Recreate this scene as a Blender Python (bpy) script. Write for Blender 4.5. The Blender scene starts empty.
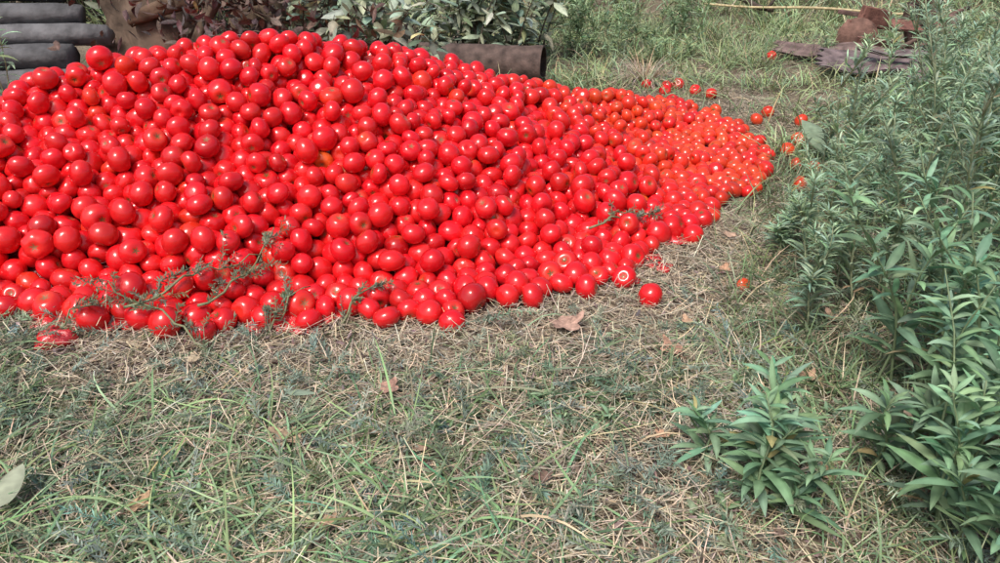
import bpy, math, random
import numpy as np
from mathutils import Vector
rng = np.random.default_rng(7)
random.seed(7)
R = math.radians
scene = bpy.context.scene

# ---------------------------------------------------------------- noise
_tab = np.random.default_rng(3).random((256, 256))
def vnoise(x, y):
    x = np.asarray(x, float); y = np.asarray(y, float)
    xi = np.floor(x).astype(int); yi = np.floor(y).astype(int)
    fx = x-xi; fy = y-yi
    fx = fx*fx*(3-2*fx); fy = fy*fy*(3-2*fy)
    a = _tab[xi & 255, yi & 255]; b = _tab[(xi+1) & 255, yi & 255]
    c = _tab[xi & 255, (yi+1) & 255]; d = _tab[(xi+1) & 255, (yi+1) & 255]
    return (a*(1-fx)+b*fx)*(1-fy)+(c*(1-fx)+d*fx)*fy
def sstep(a, b, x):
    t = np.clip((x-a)/(b-a), 0, 1); return t*t*(3-2*t)
def gh(x, y):
    x = np.asarray(x, float); y = np.asarray(y, float)
    h = .05*(vnoise(x*1.3+9, y*1.3+4)-.5)+.022*(vnoise(x*6+1, y*6)-.5)+.008*(vnoise(x*22, y*22)-.5)
    return h + .9*sstep(9, 20, y)

# ---------------------------------------------------------------- mesh collector
class Col:
    def __init__(s): s.v=[]; s.q=[]; s.c=[]; s.n=0
    def add(s, v, q, c):
        s.v.append(np.asarray(v, float).reshape(-1,3)); s.q.append(np.asarray(q, int).reshape(-1,4)+s.n)
        s.c.append(np.asarray(c, float).reshape(-1,3)); s.n += len(s.v[-1])
    def build(s, name, mat, parent=None, smooth=True, origin=None):
        v = np.concatenate(s.v); q = np.concatenate(s.q); c = np.concatenate(s.c)
        if origin is not None: v = v-np.array(origin)
        me = bpy.data.meshes.new(name)
        me.vertices.add(len(v)); me.vertices.foreach_set('co', v.astype(np.float32).ravel())
        me.loops.add(q.size); me.loops.foreach_set('vertex_index', q.astype(np.int32).ravel())
        me.polygons.add(len(q))
        me.polygons.foreach_set('loop_start', (np.arange(len(q))*4).astype(np.int32))
        try: me.polygons.foreach_set('loop_total', np.full(len(q), 4, np.int32))
        except Exception: pass
        me.update(calc_edges=True)
        me.polygons.foreach_set('use_smooth', np.full(len(q), smooth))
        ca = me.color_attributes.new('Col', 'FLOAT_COLOR', 'POINT')
        cc = np.ones((len(v), 4), np.float32); cc[:, :3] = np.clip(c, 0, 1)
        ca.data.foreach_set('color', cc.ravel())
        me.materials.append(mat)
        ob = bpy.data.objects.new(name, me); scene.collection.objects.link(ob)
        if origin is not None: ob.location = origin
        if parent: ob.parent = parent
        return ob

PROF = {
 'grass': lambda s: np.interp(s, [0,.3,.6,.85,1], [.75,1,.8,.45,.03]),
 'straw': lambda s: np.interp(s, [0,1], [1,.7]),
 'lance': lambda s: np.sin(np.pi*np.clip(s,0,1)**.85)**.9+.04,
 'ovate': lambda s: np.sin(np.pi*np.clip(s,0,1)**.7)**.75+.04,
 'flake': lambda s: np.interp(s, [0,.5,1], [.4,1,.3]),
}
def A(x, n): return np.broadcast_to(np.asarray(x, float), (n,)).copy()
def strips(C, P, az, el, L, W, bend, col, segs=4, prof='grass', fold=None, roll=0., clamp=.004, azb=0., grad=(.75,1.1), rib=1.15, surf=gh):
    P = np.asarray(P, float); N = len(P)
    az=A(az,N); el=A(el,N); L=A(L,N); W=A(W,N); bend=A(bend,N); roll=A(roll,N); azb=A(azb,N)
    col = np.broadcast_to(np.asarray(col, float), (N,3))
    pts = np.zeros((N, segs+1, 3)); pts[:,0] = P
    T = np.zeros((N, segs+1, 3)); S0 = np.zeros((N, segs+1, 3))
    for i in range(segs+1):
        sm = (i+.5)/segs
        e = el-bend*sm; a = az+azb*sm
        d = np.stack([np.cos(e)*np.cos(a), np.cos(e)*np.sin(a), np.sin(e)], 1)
        T[:,i] = d; S0[:,i] = np.stack([-np.sin(a), np.cos(a), 0*a], 1)
        if i < segs: pts[:,i+1] = pts[:,i]+d*(L/segs)[:,None]
    U = np.cross(T, S0)
    r = roll[:,None,None]
    S = S0*np.cos(r)+U*np.sin(r); U2 = np.cross(T, S)
    if clamp is not None:
        g = surf(pts[...,0], pts[...,1])+clamp+.006*rng.random(N)[:,None]
        pts[...,2] = np.maximum(pts[...,2], g)
    s = np.linspace(0,1,segs+1)
    w = W[:,None]*PROF[prof](s)[None,:]
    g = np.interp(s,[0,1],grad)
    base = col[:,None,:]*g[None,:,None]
    if fold is None:
        v = np.stack([pts-S*w[...,None]/2, pts+S*w[...,None]/2], 2); k=2
        c = np.stack([base, base], 2)
    else:
        v = np.stack([pts-S*w[...,None]/2-U2*(fold*w)[...,None], pts, pts+S*w[...,None]/2-U2*(fold*w)[...,None]], 2); k=3
        c = np.stack([base, base*rib, base], 2)
    off = (np.arange(N)*(segs+1)*k)[:,None,None]
    ii = np.arange(segs)[None,:,None]*k; jj = np.arange(k-1)[None,None,:]
    a0 = off+ii+jj
    q = np.stack([a0, a0+1, a0+k+1, a0+k], -1)
    C.add(v, q, c)
    return pts

def tube(C, pts, rad, col, sides=8, rough=0., cap=True):
    pts = np.asarray(pts, float); n=len(pts); rad = A(rad, n)
    T = np.gradient(pts, axis=0); T /= np.linalg.norm(T, axis=1)[:,None]+1e-9
    ref = np.array([0,0,1.]) if abs(T[:,2]).mean() < .8 else np.array([1.,0,0])
    S = np.cross(T, ref); S /= np.linalg.norm(S,axis=1)[:,None]; U = np.cross(S, T)
    th = np.linspace(0, 2*np.pi, sides, endpoint=False)
    rr = rad[:,None]*(1+rough*(rng.random(sides)[None,:]-.5)*1.2+rough*(rng.random((n,sides))-.5)*.5)
    v = pts[:,None,:]+rr[...,None]*(np.cos(th)[None,:,None]*S[:,None,:]+np.sin(th)[None,:,None]*U[:,None,:])
    i = np.arange(n-1)[:,None]*sides; j = np.arange(sides)[None,:]; j2=(j+1)%sides
    q = np.stack([i+j, i+j2, i+sides+j2, i+sides+j], -1).reshape(-1,4)
    v = v.reshape(-1,3); col = np.asarray(col,float)
    c = np.broadcast_to(col,(len(v),3))
    if cap:
        m = len(v); ends=[]; 
        v = np.concatenate([v, pts[:1], pts[-1:]]); c = np.concatenate([c, col[None]*1.15, col[None]*1.15])
        for t in range(0, sides, 2):
            if sides%2 and t==sides-1:
                continue
            ends.append([m, (t+2)%sides, (t+1)%sides, t]); b=(n-1)*sides
            ends.append([m+1, b+t, b+(t+1)%sides, b+(t+2)%sides])
        q = np.concatenate([q, np.array(ends)])
    C.add(v, q, c)

# ---------------------------------------------------------------- materials
def newmat(name):
    m = bpy.data.materials.new(name); m.use_nodes = True
    nt = m.node_tree; b = nt.nodes['Principled BSDF']; return m, nt, b
def colmat(name, rough=.6, spec=.3, nscale=30, namt=.35, transl=0., bump=0., bscale=80, coat=0., detail=3):
    m, nt, b = newmat(name)
    at = nt.nodes.new('ShaderNodeAttribute'); at.attribute_name='Col'
    tc = nt.nodes.new('ShaderNodeTexCoord')
    no = nt.nodes.new('ShaderNodeTexNoise'); no.inputs['Scale'].default_value=nscale; no.inputs['Detail'].default_value=detail
    nt.links.new(tc.outputs['Object'], no.inputs['Vector'])
    mr = nt.nodes.new('ShaderNodeMapRange'); mr.inputs[1].default_value=.25; mr.inputs[2].default_value=.75
    mr.inputs[3].default_value=1-namt; mr.inputs[4].default_value=1+namt
    nt.links.new(no.outputs['Fac'], mr.inputs[0])
    mx = nt.nodes.new('ShaderNodeVectorMath'); mx.operation='SCALE'
    nt.links.new(at.outputs['Color'], mx.inputs[0]); nt.links.new(mr.outputs[0], mx.inputs['Scale'])
    nt.links.new(mx.outputs[0], b.inputs['Base Color'])
    b.inputs['Roughness'].default_value=rough; b.inputs['Specular IOR Level'].default_value=spec
    b.inputs['Coat Weight'].default_value=coat; b.inputs['Coat Roughness'].default_value=.12
    if bump:
        n2 = nt.nodes.new('ShaderNodeTexNoise'); n2.inputs['Scale'].default_value=bscale; n2.inputs['Detail'].default_value=6
        nt.links.new(tc.outputs['Object'], n2.inputs['Vector'])
        bp = nt.nodes.new('ShaderNodeBump'); bp.inputs['Strength'].default_value=bump; bp.inputs['Distance'].default_value=.01
        nt.links.new(n2.outputs['Fac'], bp.inputs['Height']); nt.links.new(bp.outputs[0], b.inputs['Normal'])
    if transl:
        tr = nt.nodes.new('ShaderNodeBsdfTranslucent'); nt.links.new(mx.outputs[0], tr.inputs['Color'])
        ms = nt.nodes.new('ShaderNodeMixShader'); ms.inputs[0].default_value=transl
        out = nt.nodes['Material Output']
        nt.links.new(b.outputs[0], ms.inputs[1]); nt.links.new(tr.outputs[0], ms.inputs[2]); nt.links.new(ms.outputs[0], out.inputs[0])
    return m
M_grass = colmat('grass_blades', .5, .4, 8, .2, 0, detail=0)
M_leaf = colmat('weed_leaves', .5, .4, 40, .2, .2, detail=1)
M_straw = colmat('dry_straw', .7, .3, 30, .25, detail=0)
M_dead = colmat('dead_leaf', .75, .2, 60, .4, 0, .3, 120)
M_tom = colmat('tomato_skin', .17, .5, 22, .14, 0, .04, 45, coat=.15, detail=4)
M_crush = colmat('tomato_pulp', .2, .6, 45, .3, 0, .8, 60, coat=.4)
M_wood = colmat('weathered_wood', .85, .2, 9, .5, 0, .9, 25)
M_rust = colmat('rusty_metal', .8, .3, 14, .6, 0, .6, 60)
M_bark = colmat('bark', .9, .15, 10, .5, 0, 1., 18)

# soil
M_soil, nt, b = newmat('soil')
tc = nt.nodes.new('ShaderNodeTexCoord')
n1 = nt.nodes.new('ShaderNodeTexNoise'); n1.inputs['Scale'].default_value=2.2; n1.inputs['Detail'].default_value=9; n1.inputs['Roughness'].default_value=.7
n2 = nt.nodes.new('ShaderNodeTexNoise'); n2.inputs['Scale'].default_value=60; n2.inputs['Detail'].default_value=6
for n in (n1,n2): nt.links.new(tc.outputs['Object'], n.inputs['Vector'])
ad = nt.nodes.new('ShaderNodeMath'); ad.operation='ADD'; nt.links.new(n1.outputs['Fac'], ad.inputs[0]); nt.links.new(n2.outputs['Fac'], ad.inputs[1])
cr = nt.nodes.new('ShaderNodeValToRGB'); mu=nt.nodes.new('ShaderNodeMath'); mu.operation='MULTIPLY'; mu.inputs[1].default_value=.5
nt.links.new(ad.outputs[0], mu.inputs[0]); nt.links.new(mu.outputs[0], cr.inputs[0])
e = cr.color_ramp.elements; e[0].position=.36; e[0].color=(.065,.05,.038,1); e[1].position=.64; e[1].color=(.34,.28,.2,1)
x = e.new(.5); x.color=(.17,.135,.10,1)
nt.links.new(cr.outputs[0], b.inputs['Base Color']); b.inputs['Roughness'].default_value=.95; b.inputs['Specular IOR Level'].default_value=.15
bp = nt.nodes.new('ShaderNodeBump'); bp.inputs['Strength'].default_value=.8; bp.inputs['Distance'].default_value=.015
nt.links.new(n2.outputs['Fac'], bp.inputs['Height']); nt.links.new(bp.outputs[0], b.inputs['Normal'])

# ---------------------------------------------------------------- ground
xs = np.concatenate([[-250,-120,-60,-30,-18,-11], np.arange(-7,7.01,.045), [11,18,30,60,120,250]])
ys = np.concatenate([[-250,-120,-60,-30,-12,-5], np.arange(-2,13.01,.05), [15,17,19,21,26,40,80,150,300]])
X, Y = np.meshgrid(xs, ys, indexing='ij'); Z = gh(X, Y)
nx, ny = X.shape; i=np.arange(nx-1)[:,None]*ny; j=np.arange(ny-1)[None,:]
G = Col(); G.add(np.stack([X,Y,Z],-1), np.stack([i+j, i+ny+j, i+ny+j+1, i+j+1],-1), np.ones((nx*ny,3))*.1)
G.build('ground', M_soil)

# ---------------------------------------------------------------- tomato pile shape
FP = np.array([(-2.95,2.75),(-2.4,2.36),(-1.9,2.32),(-1.34,2.37),(-.87,2.34),(-.69,2.42),(-.4,2.39),(-.13,2.36),(.07,2.46),(.36,2.58),(.5,2.84),(.8,3.1),(1.0,3.4),(1.36,3.85),(1.46,4.25),(1.42,4.8),(1.25,5.3),(.9,5.6),(.2,5.5),(-.4,5.2),(-1.1,4.9),(-2.0,4.7),(-2.8,4.2),(-3.1,3.5)])
RG = np.array([(-2.5,3.2,.44),(-2.03,3.25,.61),(-1.86,3.4,.69),(-1.72,3.5,.735),(-1.32,3.6,.775),(-.92,3.75,.735),(-.49,4.0,.65),(-.16,4.3,.49),(.12,4.55,.39),(.63,4.9,.28),(1.0,4.9,.19),(1.2,4.8,.10)])
def segdist(px, py, a, b):
    d = b[:2]-a[:2]; L2 = (d**2).sum()
    t = np.clip(((px-a[0])*d[0]+(py-a[1])*d[1])/L2, 0, 1)
    return np.hypot(px-a[0]-t*d[0], py-a[1]-t*d[1]), t
def pile(px, py):
    px=np.asarray(px,float); py=np.asarray(py,float)
    db = np.full(px.shape, 1e9); ins = np.zeros(px.shape, bool)
    n=len(FP)
    for k in range(n):
        a=FP[k]; b_=FP[(k+1)%n]
        d,_ = segdist(px,py,a,b_); db=np.minimum(db,d)
        cond = ((a[1]>py)!=(b_[1]>py)) & (px < (b_[0]-a[0])*(py-a[1])/(b_[1]-a[1]+1e-12)+a[0])
        ins ^= cond
    dr = np.full(px.shape,1e9); hr=np.zeros(px.shape)
    wsum=np.zeros(px.shape); hs=np.zeros(px.shape)
    for k in range(len(RG)-1):
        d,t = segdist(px,py,RG[k],RG[k+1]); h=RG[k][2]*(1-t)+RG[k+1][2]*t
        w=1/(d+.05)**5; wsum+=w; hs+=w*h; dr=np.minimum(dr,d)
    hr=hs/wsum
    h = hr*(db/(db+dr+1e-6))**.82
    h = h*(1+.10*(vnoise(px*2.2+30,py*2.2)-.5))+.05*np.clip(h*6,0,1)*(vnoise(px*4+3,py*4+8)-.5)
    return np.where(ins, h, 0.), np.where(ins, db, -db)
gx=np.arange(-3.6,2.6,.02); gy=np.arange(1.8,6.4,.02)
GX,GY=np.meshgrid(gx,gy,indexing='ij'); PH,PD=pile(GX,GY)
def lut(Tb,x,y):
    fx=np.clip((np.asarray(x)-gx[0])/.02,0,len(gx)-1.001); fy=np.clip((np.asarray(y)-gy[0])/.02,0,len(gy)-1.001)
    i=fx.astype(int); j=fy.astype(int); a=fx-i; b_=fy-j
    return (Tb[i,j]*(1-a)+Tb[i+1,j]*a)*(1-b_)+(Tb[i,j+1]*(1-a)+Tb[i+1,j+1]*a)*b_
SH=.14
CORE = np.maximum(PH-SH, -.03)
def core(x,y): return np.maximum(lut(CORE,x,y), gh(x,y))
def pin(x,y): return lut(PD,x,y)

N0=60000
px=rng.uniform(-3.2,1.7,N0); py=rng.uniform(2.2,5.8,N0)
H=lut(PH,px,py); D=lut(PD,px,py)
gxs=(lut(PH,px+.03,py)-lut(PH,px-.03,py))/.06; gys=(lut(PH,px,py+.03)-lut(PH,px,py-.03))/.06
slope=np.sqrt(1+gxs**2+gys**2)
thick=np.clip(H,.0,SH)
area=4.9*3.6
want=.60/(4/3*np.pi*.043**3)
prob = np.where(D>.0, np.maximum(thick*slope, .075)*want*area/N0, 0)
right=sstep(.6,1.2,px); prob*=1+.45*right
back = (py > np.interp(px, RG[:,0], RG[:,1])+.5)
prob=np.where(back, prob*.8, prob)
keep=rng.random(N0)<prob
px,py,H=px[keep],py[keep],H[keep]
n=len(px)
print('tomatoes',n)
rad=np.clip(rng.normal(.0432,.0038,n),.033,.053)
orange_zone=sstep(.3,1.05,px*.8+(py-3.6)*.45+.07*rng.normal(size=n))
rad*=1-.15*orange_zone
rad*=1+.07*sstep(3,2.3,py)*(px<-.4)
P=np.stack([px,py,core(px,py)+.04+rng.random(n)*SH],1)
def pairs(P):
    I=[];J=[]
    for s0 in range(0,n,500):
        d=((P[s0:s0+500,None,:]-P[None,:,:])**2).sum(-1)
        a,b_=np.nonzero(d<.125**2); a=a+s0; m=a<b_; I.append(a[m]);J.append(b_[m])
    return np.concatenate(I),np.concatenate(J)
for it in range(110):
    if it%6==0: I,J=pairs(P)
    pull=.006 if it<80 else .001
    x,y=P[:,0],P[:,1]
    nxn=-(core(x+.05,y)-core(x-.05,y))/.1; nyn=-(core(x,y+.05)-core(x,y-.05))/.1
    nn=np.stack([nxn,nyn,np.ones(n)],1); nn/=np.linalg.norm(nn,axis=1)[:,None]
    P=P-nn*pull
    for sub in range(2):
        d=P[I]-P[J]; L=np.linalg.norm(d,axis=1)+1e-9; ov=(rad[I]+rad[J])*.96-L; m=ov>0
        c=(d[m]/L[m,None])*(ov[m,None]*.42)
        dx=np.zeros_like(P); np.add.at(dx,I[m],c); np.add.at(dx,J[m],-c)
        cnt=np.zeros(n); np.add.at(cnt,I[m],1); np.add.at(cnt,J[m],1)
        P=P+dx/np.maximum(1,cnt*.35)[:,None]
        fl=core(P[:,0],P[:,1])+rad*.93
        pen=np.maximum(fl-P[:,2],0); P=P+nn*(pen*nn[:,2])[:,None]
P[:,2]=np.maximum(P[:,2], gh(P[:,0],P[:,1])+rad*.88)

lat=np.radians([0,5,10,16,24,36,50,65,80,95,110,125,140,155,168,180]); seg=24
def tomato_batch(C, P, rad, cols, scar=True, squash=(.78,.97)):
    n=len(P); nl=len(lat)
    th=np.linspace(0,2*np.pi,seg,endpoint=False)
    ribs=rng.integers(4,8,n); ra=rng.uniform(0,1,n)**2*.08; ph=rng.uniform(0,6.28,n)
    fl=rng.uniform(squash[0],squash[1],n)
    plum=rng.random(n)<.03; fl[plum]=rng.uniform(1.05,1.18,plum.sum())
    la=lat[None,:,None]; t=th[None,None,:]
    rr=1+ra[:,None,None]*np.cos(ribs[:,None,None]*t+ph[:,None,None])*np.sin(la)*(np.cos(la)*.6+.55)
    lump=1+.06*np.cos(t+ph[:,None,None]*2)*np.sin(la)+.035*np.cos(2*t+ph[:,None,None])*np.sin(la)
    rr=rr*lump
    x=rr*np.sin(la)*np.cos(t); y=rr*np.sin(la)*np.sin(t)
    z=np.cos(la)*fl[:,None,None]*(rr*0+1)+.06*np.sin(la)*np.cos(t+ph[:,None,None])
    dd=rng.uniform(.14,.30,n)[:,None,None]
    dim=dd*np.exp(-(np.degrees(la)/21)**2)-.05*np.exp(-((180-np.degrees(la))/14)**2)
    z=z-dim
    v=np.stack([x,y,z],-1)*rad[:,None,None,None]*1.05
    q=rng.normal(size=(n,4)); q/=np.linalg.norm(q,axis=1)[:,None]
    w,a,b_,c=q.T
    Rm=np.stack([1-2*(b_*b_+c*c),2*(a*b_-w*c),2*(a*c+w*b_),2*(a*b_+w*c),1-2*(a*a+c*c),2*(b_*c-w*a),2*(a*c-w*b_),2*(b_*c+w*a),1-2*(a*a+b_*b_)],1).reshape(n,3,3)
    v=np.einsum('nij,nlsj->nlsi',Rm,v)+P[:,None,None,:]
    col=np.broadcast_to(cols[:,None,None,:],(n,nl,seg,3)).copy()
    deg=np.degrees(la)
    pale=(np.exp(-(deg/32)**2)*(rng.uniform(0,1,n)**2*.5)[:,None,None])[...,None]
    shoulder=np.array([.64,.12,.025]); col=col*(1-pale)+shoulder*pale
    side=(np.clip(np.sin(la)*np.cos(t-ph[:,None,None]*3),0,1)**2*(rng.random(n)<.2)[:,None,None]*rng.uniform(.1,.3,n)[:,None,None])[...,None]
    col=col*(1-side)+np.array([.68,.06,.03])*side
    star=5+rng.integers(0,2,n)
    sw=np.clip((12+6*np.cos(star[:,None,None]*t+ph[:,None,None])-deg)/5,0,1)[...,None]*(rng.random(n)<.9)[:,None,None,None]
    sc=np.where((rng.random(n)<.4)[:,None], np.array([[.10,.10,.03]]), np.array([[.26,.15,.07]]))
    col=col*(1-sw)+sc[:,None,None,:]*sw
    off=(np.arange(n)*nl*seg)[:,None,None]; i=np.arange(nl-1)[None,:,None]*seg; j=np.arange(seg)[None,None,:]; j2=(j+1)%seg
    qd=np.stack([off+i+j, off+i+seg+j, off+i+seg+j2, off+i+j2],-1)
    C.add(v,qd,col)
oz=orange_zone[:,None]
red=np.array([.68,.009,.017])*(1+.08*rng.normal(size=(n,1))); red[:,1]+=rng.random(n)*.007
org=np.array([.68,.05,.018])*(1+.12*rng.normal(size=(n,1))); org[:,1]*=rng.uniform(.3,1.7,n)
cols=red*(1-oz*.8)+org*oz*.8
mk=rng.random(n)<.04; cols[mk]=cols[mk]*np.array([.8,.8,.8])
mk=rng.random(n)<.02; cols[mk]=np.array([.68,.03,.014])
mk=rng.random(n)<.0012; cols[mk]=np.array([.68,.11,.02])
pile_e=bpy.data.objects.new('tomato_pile',None); scene.collection.objects.link(pile_e); pile_e.location=(-.8,3.7,0)
C=Col(); tomato_batch(C,P,rad,np.clip(cols,.004,.9)); C.build('tomatoes',M_tom,pile_e,origin=(-.8,3.7,0)).location=(0,0,0)
C=Col(); Zc=np.maximum(CORE+.01*(vnoise(GX*25,GY*25)-.5),-.05)
nx,ny=GX.shape; i=np.arange(0,nx-1)[:,None]*ny; j=np.arange(ny-1)[None,:]
C.add(np.stack([GX,GY,np.where(CORE<=0,-.08,Zc)],-1), np.stack([i+j,i+ny+j,i+ny+j+1,i+j+1],-1), np.ones((nx*ny,3))*np.array([.16,.006,.008]))
C.build('pile_core',M_crush,pile_e,origin=(-.8,3.7,0)).location=(0,0,0)

# height of the real tomato tops, for weeds lying on the heap
TOP=gh(GX,GY)
for k in range(n):
    ix=int((P[k,0]-gx[0])/.02); iy=int((P[k,1]-gy[0])/.02)
    TOP[max(0,ix-2):ix+3,max(0,iy-2):iy+3]=np.maximum(TOP[max(0,ix-2):ix+3,max(0,iy-2):iy+3],P[k,2]+rad[k]*.85)
def surf(x,y):
    x=np.asarray(x,float); y=np.asarray(y,float)
    inside=(x>gx[2])&(x<gx[-3])&(y>gy[2])&(y<gy[-3])
    return np.where(inside, lut(TOP,x,y), gh(x,y))

lone=[(.53,2.47,.044,0),(.31,2.52,.044,0),(-.16,2.27,.042,0),(1.75,5.1,.04,.6),(1.62,4.9,.04,.8),(1.62,4.3,.04,.9),(1.75,4.5,.04,.9),
 (1.66,4.0,.038,.8),(1.5,3.75,.038,.9),(1.25,5.9,.045,0),(1.35,6.0,.045,.1),(1.5,5.6,.04,.3),(1.42,5.75,.042,.1),(2.4,7.1,.045,0),(.92,3.2,.037,.5),(1.58,4.05,.036,.9),
 (1.9,4.9,.04,.7),(1.2,5.75,.042,.1),(1.1,5.95,.042,0),(.9,2.6,.026,.9)]
for k,(x_,y_,r_,o_) in enumerate(lone):
    C=Col(); cc=np.array([[.66,.009,.016]])*(1-o_)+np.array([[.62,.07,.02]])*o_
    z_=float(gh(x_,y_))+r_*.85
    tomato_batch(C,np.array([[x_,y_,z_]]),np.array([r_]),cc); C.build('tomato',M_tom,origin=(x_,y_,z_))

def crushed(x,y,r,hz,c):
    C=Col(); nl=9; sg=30; th=np.linspace(0,2*np.pi,sg,endpoint=False); la=np.linspace(0,np.pi,nl)
    outl=1+.16*np.sin(3*th+rng.uniform(0,6))+.10*np.sin(5*th+rng.uniform(0,6))+.06*np.sin(9*th)
    Rr=np.sin(la)[:,None]*outl[None,:]*r
    Zz=np.cos(la)[:,None]*hz*(1+.5*np.sin(4*th+1)[None,:]*np.sin(la)[:,None])
    Xx=Rr*np.cos(th); Yy=Rr*np.sin(th)*.8
    Zz=Zz+.012*(vnoise(Xx*60+9+x*7,Yy*60)-.5)
    z=float(gh(x,y))+hz*.7
    v=np.stack([Xx+x,Yy+y,Zz+z],-1)
    i=np.arange(nl-1)[:,None]*sg; j=np.arange(sg)[None,:]; j2=(j+1)%sg
    fold=.75+.6*vnoise(Xx*70+x*31,Yy*70+4)
    C.add(v,np.stack([i+j,i+sg+j,i+sg+j2,i+j2],-1),np.array(c)*fold[...,None])
    C.build('crushed_tomato',M_crush,origin=(x,y,z))
for a in [(-1.41,2.15,.062,.034),(-1.36,2.31,.10,.025),(-1.22,2.33,.08,.022),(-1.5,2.3,.07,.02),(-.77,2.36,.09,.02),(-.62,2.42,.08,.02),(-.66,2.33,.05,.02),(.58,2.83,.06,.015),(.7,2.98,.07,.015),(.62,2.75,.05,.012),(-.98,2.28,.05,.015),(.47,2.62,.05,.015)]:
    crushed(*a,c=(.60,.025,.03))

# ---------------------------------------------------------------- grass
def gcol(n, base, var=.25, hue=.12):
    c=np.array(base)[None,:]*(1+var*rng.normal(size=(n,1))*.7)
    c[:,0]*=1+hue*rng.normal(size=n); c[:,2]*=1+hue*rng.normal(size=n); return np.clip(c,.01,.8)
def scatter(n,x0,x1,y0,y1,dens=None,tuft=0,spread=.03,marg=0.):
    if tuft:
        m=max(1,n//tuft); cx=rng.uniform(x0,x1,m); cy=rng.uniform(y0,y1,m); id_=rng.integers(0,m,n)
        x=cx[id_]+rng.normal(size=n)*spread; y=cy[id_]+rng.normal(size=n)*spread
    else:
        x=rng.uniform(x0,x1,n); y=rng.uniform(y0,y1,n); id_=np.arange(n); cx=x;cy=y
    k=pin(x,y)<-marg
    if dens is not None: k&=rng.random(n)<dens(x,y)
    return x[k],y[k],id_[k],cx,cy
GR=Col()
def grass(n,reg,base,Lr,Wr,elr,bendr,dens=None,tuft=0,spread=.03,segs=4,dryf=.10,marg=.04):
    x,y,id_,cx,cy=scatter(n,*reg,dens=dens,tuft=tuft,spread=spread,marg=marg); m=len(x)
    if m==0:return
    if tuft:
        taz=rng.uniform(0,2*np.pi,len(cx)); az=np.where(rng.random(m)<.5, taz[id_], np.arctan2(y-cy[id_],x-cx[id_]))+rng.normal(size=m)*.6
    else: az=rng.uniform(0,2*np.pi,m)
    cl=gcol(m,base); ptch=.68+.68*vnoise(x*3+5,y*3)
    if tuft:
        tv=rng.normal(1,.2,len(cx)); ptch=ptch*np.clip(tv[id_],.5,1.6)
    cl=cl*ptch[:,None]
    dry=rng.random(m)<dryf; cl[dry]=gcol(dry.sum(),(.45,.39,.25))
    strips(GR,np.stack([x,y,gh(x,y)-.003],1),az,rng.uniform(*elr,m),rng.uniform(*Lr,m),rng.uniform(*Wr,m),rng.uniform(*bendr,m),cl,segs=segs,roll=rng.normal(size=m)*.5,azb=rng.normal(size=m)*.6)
strawzone=lambda x,y: np.clip(1-1.0*sstep(.75,.2,-pin(x,y))*(x<1.1)*(y<3.2)*(x>-1.4),.10,1)
fg=lambda x,y: strawzone(x,y)*np.clip(1.9*(vnoise(x*2.4+2,y*2.4+7)-.22),.10,1)*(1-.6*sstep(.0,.6,x)*(y<1.85))
GB=(.185,.26,.13); GG=(.24,.305,.22)
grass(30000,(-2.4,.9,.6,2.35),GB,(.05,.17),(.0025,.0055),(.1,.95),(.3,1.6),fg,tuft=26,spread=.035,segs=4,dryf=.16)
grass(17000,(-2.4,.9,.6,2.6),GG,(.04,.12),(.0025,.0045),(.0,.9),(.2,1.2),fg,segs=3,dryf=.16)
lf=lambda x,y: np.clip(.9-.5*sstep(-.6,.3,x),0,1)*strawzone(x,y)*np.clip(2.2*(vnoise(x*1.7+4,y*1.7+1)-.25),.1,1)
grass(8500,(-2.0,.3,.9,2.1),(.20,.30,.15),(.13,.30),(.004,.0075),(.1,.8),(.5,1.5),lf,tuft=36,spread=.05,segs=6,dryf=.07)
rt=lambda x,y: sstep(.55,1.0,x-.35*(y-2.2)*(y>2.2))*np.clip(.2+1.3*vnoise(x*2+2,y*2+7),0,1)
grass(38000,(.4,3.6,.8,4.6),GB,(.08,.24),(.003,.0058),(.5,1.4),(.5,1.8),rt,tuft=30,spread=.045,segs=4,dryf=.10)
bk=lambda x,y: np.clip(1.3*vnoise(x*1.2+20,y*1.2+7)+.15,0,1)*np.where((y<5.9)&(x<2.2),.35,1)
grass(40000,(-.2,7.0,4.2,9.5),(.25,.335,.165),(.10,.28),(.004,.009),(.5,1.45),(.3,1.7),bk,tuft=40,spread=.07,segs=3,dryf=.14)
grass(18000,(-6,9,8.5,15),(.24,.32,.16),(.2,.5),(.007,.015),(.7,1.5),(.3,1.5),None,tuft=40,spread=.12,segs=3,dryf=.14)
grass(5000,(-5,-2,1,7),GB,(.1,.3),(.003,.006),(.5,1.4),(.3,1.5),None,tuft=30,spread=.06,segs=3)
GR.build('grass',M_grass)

ST=Col()
def straw(n,reg,dens,Lr=(.02,.13),Wr=(.0016,.0036),base=(.60,.505,.37),lift=.02):
    x,y,_,_,_=scatter(n,*reg,dens=dens,marg=.02); m=len(x)
    c=gcol(m,base,.35,.08); dk=rng.random(m)<.35; c[dk]*=.5
    L=rng.uniform(0,1,m)**1.5*(Lr[1]-Lr[0])+Lr[0]
    strips(ST,np.stack([x,y,gh(x,y)+rng.random(m)*lift],1),rng.uniform(0,6.28,m),rng.normal(size=m)*.12,L,rng.uniform(*Wr,m),rng.normal(size=m)*.3,c,segs=2,prof='straw',clamp=.003,grad=(1,1),azb=rng.normal(size=m)*.25)
sz=lambda x,y: np.clip(1.2*sstep(.85,.2,-pin(x,y))+.45*sstep(.42,.68,vnoise(x*2+8,y*2+1))+.22+.55*((x>.0)&(x<1.0)&(y<1.8)),0,1)
straw(58000,(-2.2,1.6,.7,3.3),sz,lift=.035)
straw(13000,(.4,2.4,2.6,5.9),lambda x,y:np.clip(.25+sstep(1.0,.2,-pin(x,y)),0,1))
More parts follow.
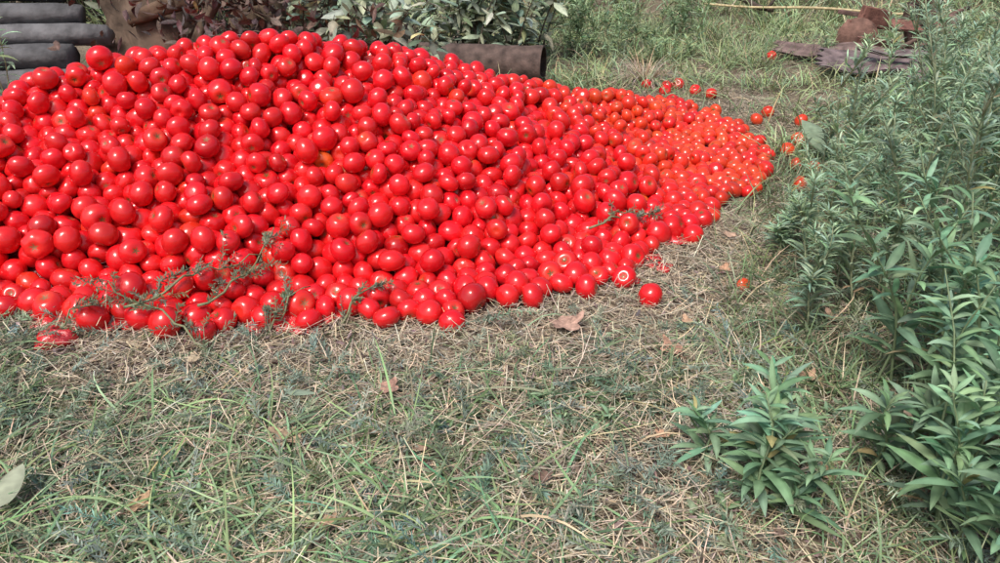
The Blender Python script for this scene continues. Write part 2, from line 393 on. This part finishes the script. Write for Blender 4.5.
straw(11000,(.0,6,5,9.5),None,(.04,.2),(.002,.004))
straw(3500,(-1.6,2.2,.8,2.2),None,(.08,.22),(.0015,.003),lift=.06)
ST.build('straw_litter',M_straw)
C=Col(); m=500
a=rng.uniform(0,6.28,m); r=rng.random(m)*.10
strips(C,np.stack([1.12+r*np.cos(a),6.15+r*np.sin(a),np.full(m,0.)],1),a,rng.uniform(.5,1.5,m),rng.uniform(.15,.38,m),.005,rng.uniform(.5,2.8,m),gcol(m,(.52,.42,.32)),segs=5)
C.build('dry_grass_tuft',M_straw)

DL=Col(); m=20000
x=rng.uniform(-2.4,2.2,m); y=rng.uniform(.6,3.4,m); k=(pin(x,y)<0)&(rng.random(m)<.25+.9*sstep(.45,.7,vnoise(x*2.6+50,y*2.6)))
x,y=x[k],y[k]; m=len(x)
strips(DL,np.stack([x,y,gh(x,y)+rng.random(m)*.035],1),rng.uniform(0,6.28,m),rng.normal(size=m)*.4,rng.uniform(.008,.036,m),rng.uniform(.004,.015,m),rng.normal(size=m)*1.2,gcol(m,(.21,.155,.135),.4),segs=3,prof='flake',fold=.2,roll=rng.normal(size=m)*.6)
DL.build('leaf_litter',M_dead)

def deadleaf(x,y,s,c,rot):
    C=Col(); n=40; t=np.linspace(0,2*np.pi,n,endpoint=False)
    rr=(.55+.32*np.abs(np.cos(2.5*t))**1.5+.12*np.cos(t)+.05*np.sin(11*t))*s
    rings=[0,.35,.7,1.]
    v=[];cc=[]
    for q_ in rings:
        xx=rr*q_*np.cos(t); yy=rr*q_*np.sin(t)*.8
        zz=.35*(xx**2)/s*1.2+.25*s*(vnoise(xx/s*3+x*9,yy/s*3+y*5)-.3)*q_
        v.append(np.stack([xx*math.cos(rot)-yy*math.sin(rot)+x,xx*math.sin(rot)+yy*math.cos(rot)+y,zz+float(gh(x,y))+.035],1))
        cc.append(np.array(c)[None,:]*(.8+.4*rng.random((n,1))))
    i=np.arange(3)[:,None]*n; j=np.arange(n)[None,:]; j2=(j+1)%n
    C.add(np.array(v),np.stack([i+j,i+j2,i+n+j2,i+n+j],-1),np.array(cc))
    st=np.array([[x-math.cos(rot)*s*(.4+.25*k_),y-math.sin(rot)*s*(.4+.25*k_),float(gh(x,y))+.03+.004*k_] for k_ in range(4)])
    tube(C,st,.0012,(.2,.11,.07),6)
    C.build('dead_leaf',M_dead,origin=(x,y,float(gh(x,y))))
for a in [(.21,2.25,.075,(.42,.27,.21),.4),(.54,2.1,.055,(.46,.27,.19),2),(-.32,1.87,.042,(.42,.25,.19),1),(-.55,1.68,.06,(.42,.3,.2),3),(.42,1.66,.03,(.48,.30,.2),5),(.85,2.7,.035,(.48,.28,.18),1),
   (.63,2.3,.03,(.46,.3,.2),2),(.8,1.5,.035,(.45,.3,.2),2),(-.85,1.42,.04,(.42,.28,.17),1),(.1,1.5,.03,(.2,.13,.1),0),(-.2,1.62,.03,(.4,.27,.2),4),(1.5,3.3,.045,(.46,.36,.24),4),(-.95,2.08,.03,(.46,.37,.25),2),(1.0,1.42,.04,(.4,.26,.18),2),(.95,3.0,.04,(.44,.3,.22),3),(-.4,1.35,.035,(.38,.25,.16),.5),(.9,1.95,.035,(.45,.3,.2),.5),(1.1,2.3,.04,(.45,.3,.22),1.5)]:
    deadleaf(*a)

FW=Col()
def fronds(C,P0,az,el,L,bend,col,nl=22,leaf=(.015,.03),w=.004,sf=gh,lf=.006,azb=None):
    m=len(P0); azb=rng.normal(size=m)*.5 if azb is None else azb
    pts=strips(C,P0,az,el,L,np.full(m,.003),bend,col*.8,segs=8,prof='straw',azb=azb,clamp=lf,surf=sf)
    s=np.linspace(.1,1,nl)*8; i=np.minimum(s.astype(int),7); f=(s-i)
    base=pts[:,i]*(1-f)[None,:,None]+pts[:,i+1]*f[None,:,None]
    d=pts[:,i+1]-pts[:,i]; a=np.arctan2(d[...,1],d[...,0])
    for side in (-1,1):
        aa=(a+side*rng.uniform(.5,1.2,a.shape)).ravel(); k=aa.size
        cc=np.repeat(col,nl,axis=0)*(1+.2*rng.normal(size=(k,1)))
        strips(C,base.reshape(-1,3),aa,rng.normal(size=k)*.5+.15,rng.uniform(*leaf,k),w*rng.uniform(.7,1.4,k),rng.normal(size=k)*.5,np.clip(cc,.01,.8),segs=2,prof='lance',clamp=None,roll=rng.normal(size=k)*.6)
x,y,_,_,_=scatter(1500,-2.2,1.6,.7,2.5,dens=lambda x,y:strawzone(x,y)*.5+.2,marg=.05); m=len(x)
fronds(FW,np.stack([x,y,gh(x,y)+.02],1),rng.uniform(0,6.28,m),rng.uniform(.1,.8,m),rng.uniform(.05,.20,m),rng.uniform(.0,1.0,m),gcol(m,(.25,.33,.25)))
FW.build('feathery_weeds',M_leaf)

def cutweed(p,az,L,nb=7,c=(.17,.21,.13)):
    C=Col(); t=np.linspace(0,L,14); hx=p[0]+t*math.cos(az)+.02*np.sin(t*12); hy=p[1]+t*math.sin(az)
    hz=surf(hx,hy); hz=np.maximum(hz,np.convolve(np.pad(hz,2,'edge'),np.ones(5)/5,'valid'))+.012
    main=np.stack([hx,hy,hz],1); tube(C,main,np.linspace(.005,.002,14),(.24,.26,.14),6)
    P0=[];A_=[];LL=[];E=[]
    for k in range(nb*2):
        i=random.randint(1,12); P0.append(main[i]); A_.append(az+random.choice([-1,1])*random.uniform(.3,1.0)); LL.append(L*random.uniform(.12,.3)); E.append(random.uniform(0,.7))
    m=len(P0)
    fronds(C,np.array(P0),np.array(A_),np.array(E),np.array(LL),np.full(m,.4),gcol(m,c),nl=16,leaf=(.010,.026),w=.005,sf=surf,lf=.004,azb=rng.normal(size=m)*.3)
    C.build('cut_weed',M_leaf)
cutweed((-1.22,2.25),.75,.5); cutweed((-1.0,2.30),1.1,.42,8); cutweed((-.88,2.16),.9,.38,6); cutweed((-1.65,2.1),.4,.4); cutweed((-.9,2.12),2.6,.5); cutweed((-1.0,2.0),3.6,.5)
cutweed((-1.45,2.0),2.7,.5); cutweed((-1.1,1.75),1.0,.45); cutweed((.36,2.95),.4,.35,6); cutweed((-.5,1.3),1.2,.4); cutweed((-1.5,1.8),.2,.5); cutweed((-.55,2.3),1.0,.2,4); cutweed((.1,1.95),-.3,.4,5)

# ---------------------------------------------------------------- upright weeds
def weed(name,x,y,h,stems,nleaf,lL,lW,base,lean=.25,droop=1.3,spread=.05,el0=(.2,1.1),branch=0,prof='lance',t0=.06):
    C=Col(); m=0
    for s_ in range(stems):
        a=random.uniform(0,6.28); bx=x+random.gauss(0,spread); by=y+random.gauss(0,spread)
        hh=h*random.uniform(.7,1.05); ln=lean*random.uniform(.3,1.2)
        t=np.linspace(0,1,10)
        pts=np.stack([bx+math.cos(a)*ln*hh*t**1.6+.012*np.sin(t*9+a), by+math.sin(a)*ln*hh*t**1.6, float(gh(bx,by))-.01+hh*t*(1-.1*ln*t)],1)
        lines=[(pts,1.)]
        for b_ in range(branch):
            i0=random.randint(3,8); ba=random.uniform(0,6.28); bl=hh*random.uniform(.15,.32); u=np.linspace(0,1,7)
            lines.append((np.stack([pts[i0,0]+math.cos(ba)*bl*.6*u,pts[i0,1]+math.sin(ba)*bl*.6*u,pts[i0,2]+bl*.85*u],1),.45))
        tint=1+.12*random.gauss(0,1)
        for pp,wt in lines:
            tube(C,pp,np.linspace(.0045,.0015,len(pp))*(.6+.4*wt),np.array(base)*np.array([1.2,.95,.9]),6)
            k=int(nleaf*wt); sp=np.clip(np.sort(rng.uniform(t0 if wt==1 else .2,1,k)),0,.999)*(len(pp)-1); i=sp.astype(int); f=sp-i
            bp_=pp[i]*(1-f)[:,None]+pp[i+1]*f[:,None]
            az=np.arange(k)*2.4+rng.normal(size=k)*.35; sr=sp/(len(pp)-1)
            size=np.interp(sr,[0,.3,.8,1],[.7,1.05,.8,.4])*rng.uniform(.6,1.2,k)*(.75 if wt<1 else 1)
            el=rng.uniform(*el0,k)+.35*sr
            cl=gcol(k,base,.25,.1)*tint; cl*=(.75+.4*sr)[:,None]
            yl=rng.random(k)<.008; cl[yl]=[.36,.33,.14]
            lowdry=(sr<.25)&(rng.random(k)<.35); cl[lowdry]=gcol(lowdry.sum(),(.30,.24,.16))
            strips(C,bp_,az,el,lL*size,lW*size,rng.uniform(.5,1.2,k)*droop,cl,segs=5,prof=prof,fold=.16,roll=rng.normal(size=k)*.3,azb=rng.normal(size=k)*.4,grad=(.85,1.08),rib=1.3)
    C.build(name,M_leaf)
GW=(.18,.30,.175); GF=(.27,.385,.25)
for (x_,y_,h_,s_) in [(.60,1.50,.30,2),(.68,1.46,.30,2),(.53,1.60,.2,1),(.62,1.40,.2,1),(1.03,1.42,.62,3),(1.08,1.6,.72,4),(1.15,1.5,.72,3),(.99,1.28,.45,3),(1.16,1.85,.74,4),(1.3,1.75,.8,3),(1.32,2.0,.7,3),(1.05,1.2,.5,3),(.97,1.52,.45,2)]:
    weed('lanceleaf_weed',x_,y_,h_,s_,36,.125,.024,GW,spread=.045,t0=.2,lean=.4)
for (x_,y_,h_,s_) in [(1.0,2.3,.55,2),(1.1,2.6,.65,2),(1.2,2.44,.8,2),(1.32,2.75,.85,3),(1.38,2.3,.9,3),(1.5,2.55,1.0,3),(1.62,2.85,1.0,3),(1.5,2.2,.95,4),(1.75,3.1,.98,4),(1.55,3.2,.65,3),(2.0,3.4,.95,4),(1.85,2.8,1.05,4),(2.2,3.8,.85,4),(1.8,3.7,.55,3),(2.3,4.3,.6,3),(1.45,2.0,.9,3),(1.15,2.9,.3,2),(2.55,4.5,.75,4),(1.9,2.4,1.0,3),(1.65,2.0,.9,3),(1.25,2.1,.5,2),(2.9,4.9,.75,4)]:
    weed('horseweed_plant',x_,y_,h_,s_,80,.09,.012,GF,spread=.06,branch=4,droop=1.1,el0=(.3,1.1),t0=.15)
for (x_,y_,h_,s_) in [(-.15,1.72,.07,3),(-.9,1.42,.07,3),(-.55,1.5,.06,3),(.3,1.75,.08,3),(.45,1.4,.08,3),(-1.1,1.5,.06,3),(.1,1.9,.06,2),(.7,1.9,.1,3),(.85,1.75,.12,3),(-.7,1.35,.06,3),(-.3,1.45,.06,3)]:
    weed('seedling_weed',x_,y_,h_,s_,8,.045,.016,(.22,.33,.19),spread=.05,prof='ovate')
for k in range(30):
    x_=random.uniform(.3,6.5); y_=random.uniform(7.2,11.5)
    if 2.0<x_<4.6 and y_<9.6: continue
    weed('background_weed',x_,y_,random.uniform(.35,.9),5,45,.12,.018,(.25,.35,.19),spread=.18,branch=2)
for (x_,y_) in [(1.3,6.9),(.9,7.2),(1.6,7.6),(.6,7.2),(4.2,5.6),(3.9,4.8),(3.2,4.4),(4.4,6.6),(2.9,5.0),(3.3,5.3),(4.0,6.3),(2.9,6.7)]:
    weed('background_weed',x_,y_,random.uniform(.25,.5),4,40,.10,.014,(.25,.35,.19),spread=.15,branch=2)
weed('tall_weed',-2.7,4.3,1.15,3,40,.14,.02,(.25,.34,.2),spread=.05,droop=1.4)

C=Col(); strips(C,[[1.82,4.15,.05],[1.8,4.2,.05],[1.9,4.1,.03]],[2.2,.8,3.6],[1.0,.9,.5],[.28,.2,.16],[.2,.14,.12],[.9,1.3,1.],[(.25,.33,.22)]*3,segs=10,prof='ovate',fold=.12); C.build('dock_leaves',M_leaf)
C=Col(); strips(C,[[-1.13,1.36,.07],[-.60,1.85,.05]],[1.7,.1],[.35,.1],[.15,.08],[.06,.03],[.6,.4],[(.44,.48,.34),(.29,.37,.27)],segs=10,prof='ovate',fold=.10); C.build('broad_leaf',M_leaf)

def shrub(name,cx,cy,w,d,h,nb,base,lL,lW,lpb=22):
    C=Col()
    for k in range(nb):
        bx=cx+random.uniform(-.5,.5)*w*.8; by=cy+random.uniform(-.5,.5)*d*.7; a=random.uniform(0,6.28); bl=h*random.uniform(.6,1.1); t=np.linspace(0,1,9)
        o=random.uniform(.2,.6)
        pts=np.stack([bx+math.cos(a)*bl*o*t**1.3,by+math.sin(a)*bl*o*t**1.3,float(gh(bx,by))+bl*(t-.25*t**3)],1)
        tube(C,pts,np.linspace(.01,.002,9),(.12,.095,.07),6)
        m=lpb; sp=rng.uniform(.15,.99,m)*8; i=sp.astype(int); f=sp-i
        b_=pts[i]*(1-f)[:,None]+pts[i+1]*f[:,None]
        b_=b_+rng.normal(size=b_.shape)*.015
        strips(C,b_,rng.uniform(0,6.28,m),rng.uniform(-.5,.9,m),lL*rng.uniform(.6,1.2,m),lW*rng.uniform(.7,1.15,m),rng.uniform(.2,1.3,m),gcol(m,base,.35,.12),segs=5,prof='ovate',fold=.12,roll=rng.normal(size=m)*.4,rib=1.25)
    C.build(name,M_leaf)
shrub('broadleaf_shrub',-1.05,5.5,1.2,.7,1.0,46,(.36,.42,.30),.15,.06,20)
shrub('broadleaf_shrub',-.15,6.85,1.3,.6,1.0,48,(.36,.42,.30),.15,.06,20)
shrub('broadleaf_shrub',-2.3,6.8,2.2,1.2,1.7,50,(.13,.15,.10),.13,.05)
shrub('hedge',-4.5,9.5,5,2,2.6,150,(.07,.1,.05),.2,.09,26)
shrub('hedge',.5,14,7,2,2.8,180,(.11,.15,.07),.24,.1,26)
shrub('hedge',7.5,13.5,6,2,2.8,150,(.11,.15,.07),.24,.1,26)

def log(C,p0,p1,r,col,wob=.02,n=16,rough=.25,sides=14):
    t=np.linspace(0,1,n); p0=np.array(p0);p1=np.array(p1)
    pts=p0+(p1-p0)*t[:,None]; pts[:,1]+=wob*np.sin(t*7+p0[0]); pts[:,2]+=wob*.6*np.sin(t*9+p0[1])
    tube(C,pts,r*(1+.08*np.sin(t*11+p0[2]*9)),col,sides,rough)
C=Col()
for (p0,p1,r,c) in [((-5.5,5.1,.10),(-2.55,5.0,.10),.10,.12),((-5.5,5.25,.27),(-2.6,5.05,.26),.085,.14),((-5.4,5.2,.43),(-2.72,5.1,.38),.075,.11),((-5.4,5.4,.55),(-2.5,5.2,.50),.06,.14),((-5.4,5.6,.12),(-2.4,5.5,.12),.13,.09),((-5.3,5.3,.68),(-2.7,5.3,.61),.06,.11),((-5.2,5.5,.82),(-2.9,5.5,.73),.06,.07)]:
    log(C,p0,p1,r,(c,c,c*1.05),sides=10,rough=.5)
C.build('log_stack',M_wood)
C=Col()
log(C,(-2.15,5.3,-.05),(-2.6,5.7,1.7),.24,(.14,.10,.075),.04,14,.5,18); log(C,(-1.75,5.5,-.05),(-1.55,5.9,1.6),.17,(.14,.10,.07),.05,14,.6,16)
log(C,(-2.3,5.1,.65),(-1.2,5.5,.8),.045,(.15,.1,.07),.04,12,.5); log(C,(-1.3,5.6,.0),(-1.0,5.6,1.3),.03,(.15,.11,.08),.04,12,.5); log(C,(-1.9,5.1,.5),(-1.45,5.3,1.2),.035,(.15,.11,.08),.04,12,.5)
C.build('tree_stump',M_bark)
C=Col(); m=900
strips(C,np.stack([rng.normal(-1.55,.35,m),rng.normal(5.1,.25,m),rng.uniform(.5,1.1,m)],1),rng.uniform(0,6.28,m),rng.uniform(-1.2,.6,m),rng.uniform(.06,.12,m),rng.uniform(.02,.04,m),rng.normal(size=m),gcol(m,(.15,.11,.095),.4),segs=4,prof='ovate',fold=.2,roll=rng.normal(size=m),clamp=None)
C.build('withered_vine',M_dead)

def openpipe(name,p0,p1,r,th,col):
    C=Col(); n=30; t=np.linspace(0,1,n); p0=np.array(p0);p1=np.array(p1); pts=p0+(p1-p0)*t[:,None]
    rr=np.full(n,r)*(1+.012*np.sin(t*30)); rr[-1]*=1.07; rr[-2]*=1.07; rr[-8]*=1.05; rr[8]*=1.05
    tube(C,pts,rr,col,28,.03,cap=False)
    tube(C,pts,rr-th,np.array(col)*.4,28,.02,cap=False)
    for e in (0,-1):
        T=(p1-p0)/np.linalg.norm(p1-p0); S=np.cross(T,[0,0,1.]);S/=np.linalg.norm(S);U=np.cross(S,T); a=np.linspace(0,2*np.pi,28,endpoint=False)
        o=pts[e]+rr[e]*(np.cos(a)[:,None]*S+np.sin(a)[:,None]*U); q_=pts[e]+(rr[e]-th)*(np.cos(a)[:,None]*S+np.sin(a)[:,None]*U)
        j=np.arange(28); j2=(j+1)%28
        C.add(np.concatenate([o,q_]),np.stack([j,j2,j2+28,j+28],1),np.ones((56,3))*np.array(col)*1.2)
    C.build(name,M_rust)
openpipe('rusty_pipe',(-1.2,6.45,.16),(.33,6.1,.16),.14,.015,(.10,.07,.06))

def box(C,c,s,rz=0,rx=0,ry=0,col=(.16,.07,.045),bev=.12):
    from mathutils import Euler
    import bmesh
    bm=bmesh.new(); bmesh.ops.create_cube(bm,size=1)
    for v in bm.verts: v.co=Vector((v.co.x*s[0],v.co.y*s[1],v.co.z*s[2]))
    bmesh.ops.bevel(bm,geom=bm.edges[:],offset=min(s)*bev,segments=1,affect='EDGES')
    Mx=Euler((rx,ry,rz)).to_matrix()
    bmesh.ops.triangulate(bm,faces=bm.faces[:])
    V=np.array([list(Mx@v.co+Vector(c)) for v in bm.verts]); F=np.array([[f.verts[0].index,f.verts[1].index,f.verts[2].index,f.verts[2].index] for f in bm.faces])
    bm.free()
    return V,F,col
def build_tri(parts,name,mat):
    vs=[];fs=[];cs=[];n=0
    for V,F,c in parts:
        vs+=V.tolist(); fs+=[(a+n,b_+n,c_+n) for a,b_,c_,_ in F]; cs+=[c]*len(V); n+=len(V)
    me=bpy.data.meshes.new(name); me.from_pydata(vs,[],fs); ca=me.color_attributes.new('Col','FLOAT_COLOR','POINT')
    ca.data.foreach_set('color',np.array([list(c)+[1] for c in cs],np.float32).ravel()); me.materials.append(mat); me.update()
    o=bpy.data.objects.new(name,me); scene.collection.objects.link(o); return o
rc=(.20,.095,.075); rd=(.13,.08,.07)
parts=[box(C,(3.4,7.3,.28),(.7,.06,.05),.25,.1,.12,rc),box(C,(3.55,7.0,.28),(.05,.65,.05),.2,.1,0,rd),box(C,(3.3,7.25,.36),(.3,.06,.16),.3,.1,.2,rc),box(C,(3.62,7.2,.42),(.22,.08,.18),.6,.2,-.2,rd),
 box(C,(3.68,7.3,.15),(.05,.06,.35),.2,-.2,-.25,rd),box(C,(3.48,7.1,.60),(.36,.02,.16),-.5,.5,.25,rc),box(C,(3.75,7.2,.55),(.03,.22,.3),.5,.3,0,rd),
 box(C,(3.42,6.9,.34),(.3,.14,.02),.3,.5,.1,rc),box(C,(3.6,7.6,.3),(.9,.04,.04),-.4,0,.1,rd),box(C,(3.55,7.2,.78),(.025,.025,.4),-.4,.1,.3,rd),box(C,(3.25,7.0,.14),(.34,.02,.18),-.3,.5,.1,(.17,.09,.075)),box(C,(3.6,6.85,.14),(.36,.02,.18),.3,.6,-.1,(.13,.085,.07)),box(C,(3.9,7.1,.3),(.35,.1,.08),.9,.2,-.3,rd)]
impl=build_tri(parts,'rusty_farm_implement',M_rust)
C=Col()
for (cx,cy,cz,rr_,tl) in [(3.38,7.0,.66,.12,.3),(3.8,7.0,.2,.18,.8),(3.15,7.1,.2,.17,-.4)]:
    th=np.linspace(0,2*np.pi,28,endpoint=False); rs=np.array([.1,.4,.7,.93,1.])*rr_; v=[]
    for r_ in rs: v.append(np.stack([cx+r_*np.cos(th)*math.cos(tl), cy+r_*np.cos(th)*math.sin(tl)+2.5*r_**2, cz+r_*np.sin(th)],1))
    i=np.arange(4)[:,None]*28; j=np.arange(28)[None,:]; C.add(np.array(v),np.stack([i+j,i+(j+1)%28,i+28+(j+1)%28,i+28+j],-1),np.ones((140,3))*np.array([.17,.095,.075]))
d=C.build('disc_blades',M_rust); d.parent=impl
def sheet(name,x,y,z,w,l,rz,tx,ty,col,mat):
    C=Col(); u=np.linspace(-.5,.5,24); v_=np.linspace(-.5,.5,14); U_,V_=np.meshgrid(u,v_,indexing='ij')
    edge=1+.06*np.sin(V_*25+x)
    xx=U_*w*edge; yy=V_*l*(1+.08*np.sin(U_*17)); zz=.02*np.sin(U_*9+1)+.03*vnoise(U_*5+x,V_*5+y)+tx*xx+ty*yy
    allv=[];
    for o in (0,-.012): allv.append(np.stack([x+xx*math.cos(rz)-yy*math.sin(rz),y+xx*math.sin(rz)+yy*math.cos(rz),z+zz+o],-1))
    i=np.arange(23)[:,None]*14; j=np.arange(13)[None,:]; q=np.stack([i+j,i+14+j,i+15+j,i+j+1],-1).reshape(-1,4)
    C.add(np.array(allv),np.concatenate([q,q[:,::-1]+24*14]),np.ones((2*24*14,3))*np.array(col)); C.build(name,mat)
sheet('rusty_sheet',3.15,6.3,.14,1.2,.45,-.4,.02,.2,(.17,.13,.13),M_rust)
sheet('rusty_sheet',2.95,6.95,.12,1.1,.25,-.45,.02,.25,(.17,.12,.11),M_rust)
sheet('rusty_sheet',3.45,5.75,.14,.9,.4,-.55,.03,.2,(.17,.13,.125),M_rust)
sheet('weathered_board',3.3,6.0,.22,1.2,.10,-.75,.0,.05,(.18,.155,.15),M_wood)
C=Col(); log(C,(2.3,9.3,.24),(4.4,8.6,.22),.013,(.52,.43,.25),.02,14,.05,8); C.build('bamboo_pole',M_straw)
C=Col(); log(C,(2.6,9.9,.3),(3.0,9.1,.2),.03,(.08,.06,.05),.03,8,.3,8);log(C,(2.9,9.1,.2),(3.3,9.6,.35),.015,(.08,.06,.05),.02,8,.3,8); C.build('fallen_branch',M_bark)
C=Col(); log(C,(3.2,6.6,.15),(4.3,7.6,.4),.018,(.15,.10,.08),.03,10,.3,8); C.build('fallen_branch',M_bark)

w=bpy.data.worlds.new('World'); scene.world=w; w.use_nodes=True; nt=w.node_tree
sk=nt.nodes.new('ShaderNodeTexSky'); sk.sky_type='NISHITA'; sk.sun_disc=False; sk.sun_elevation=R(56); sk.sun_rotation=R(210); sk.dust_density=5; sk.ozone_density=1
nt.links.new(sk.outputs[0],nt.nodes['Background'].inputs[0]); nt.nodes['Background'].inputs[1].default_value=.15
sl=bpy.data.lights.new('sun','SUN'); sl.energy=2.6; sl.angle=R(16); sl.color=(1,.96,.91)
so=bpy.data.objects.new('sun',sl); scene.collection.objects.link(so); so.rotation_euler=(R(34),0,R(-30))
cd=bpy.data.cameras.new('camera'); cd.sensor_width=36; cd.lens=28.26; cd.clip_end=1000; cd.clip_start=.02
co=bpy.data.objects.new('camera',cd); scene.collection.objects.link(co); co.location=(0,0,1.3); co.rotation_euler=(R(64),0,0); scene.camera=co
scene.view_settings.view_transform='Standard'; scene.view_settings.look='None'; scene.view_settings.exposure=0
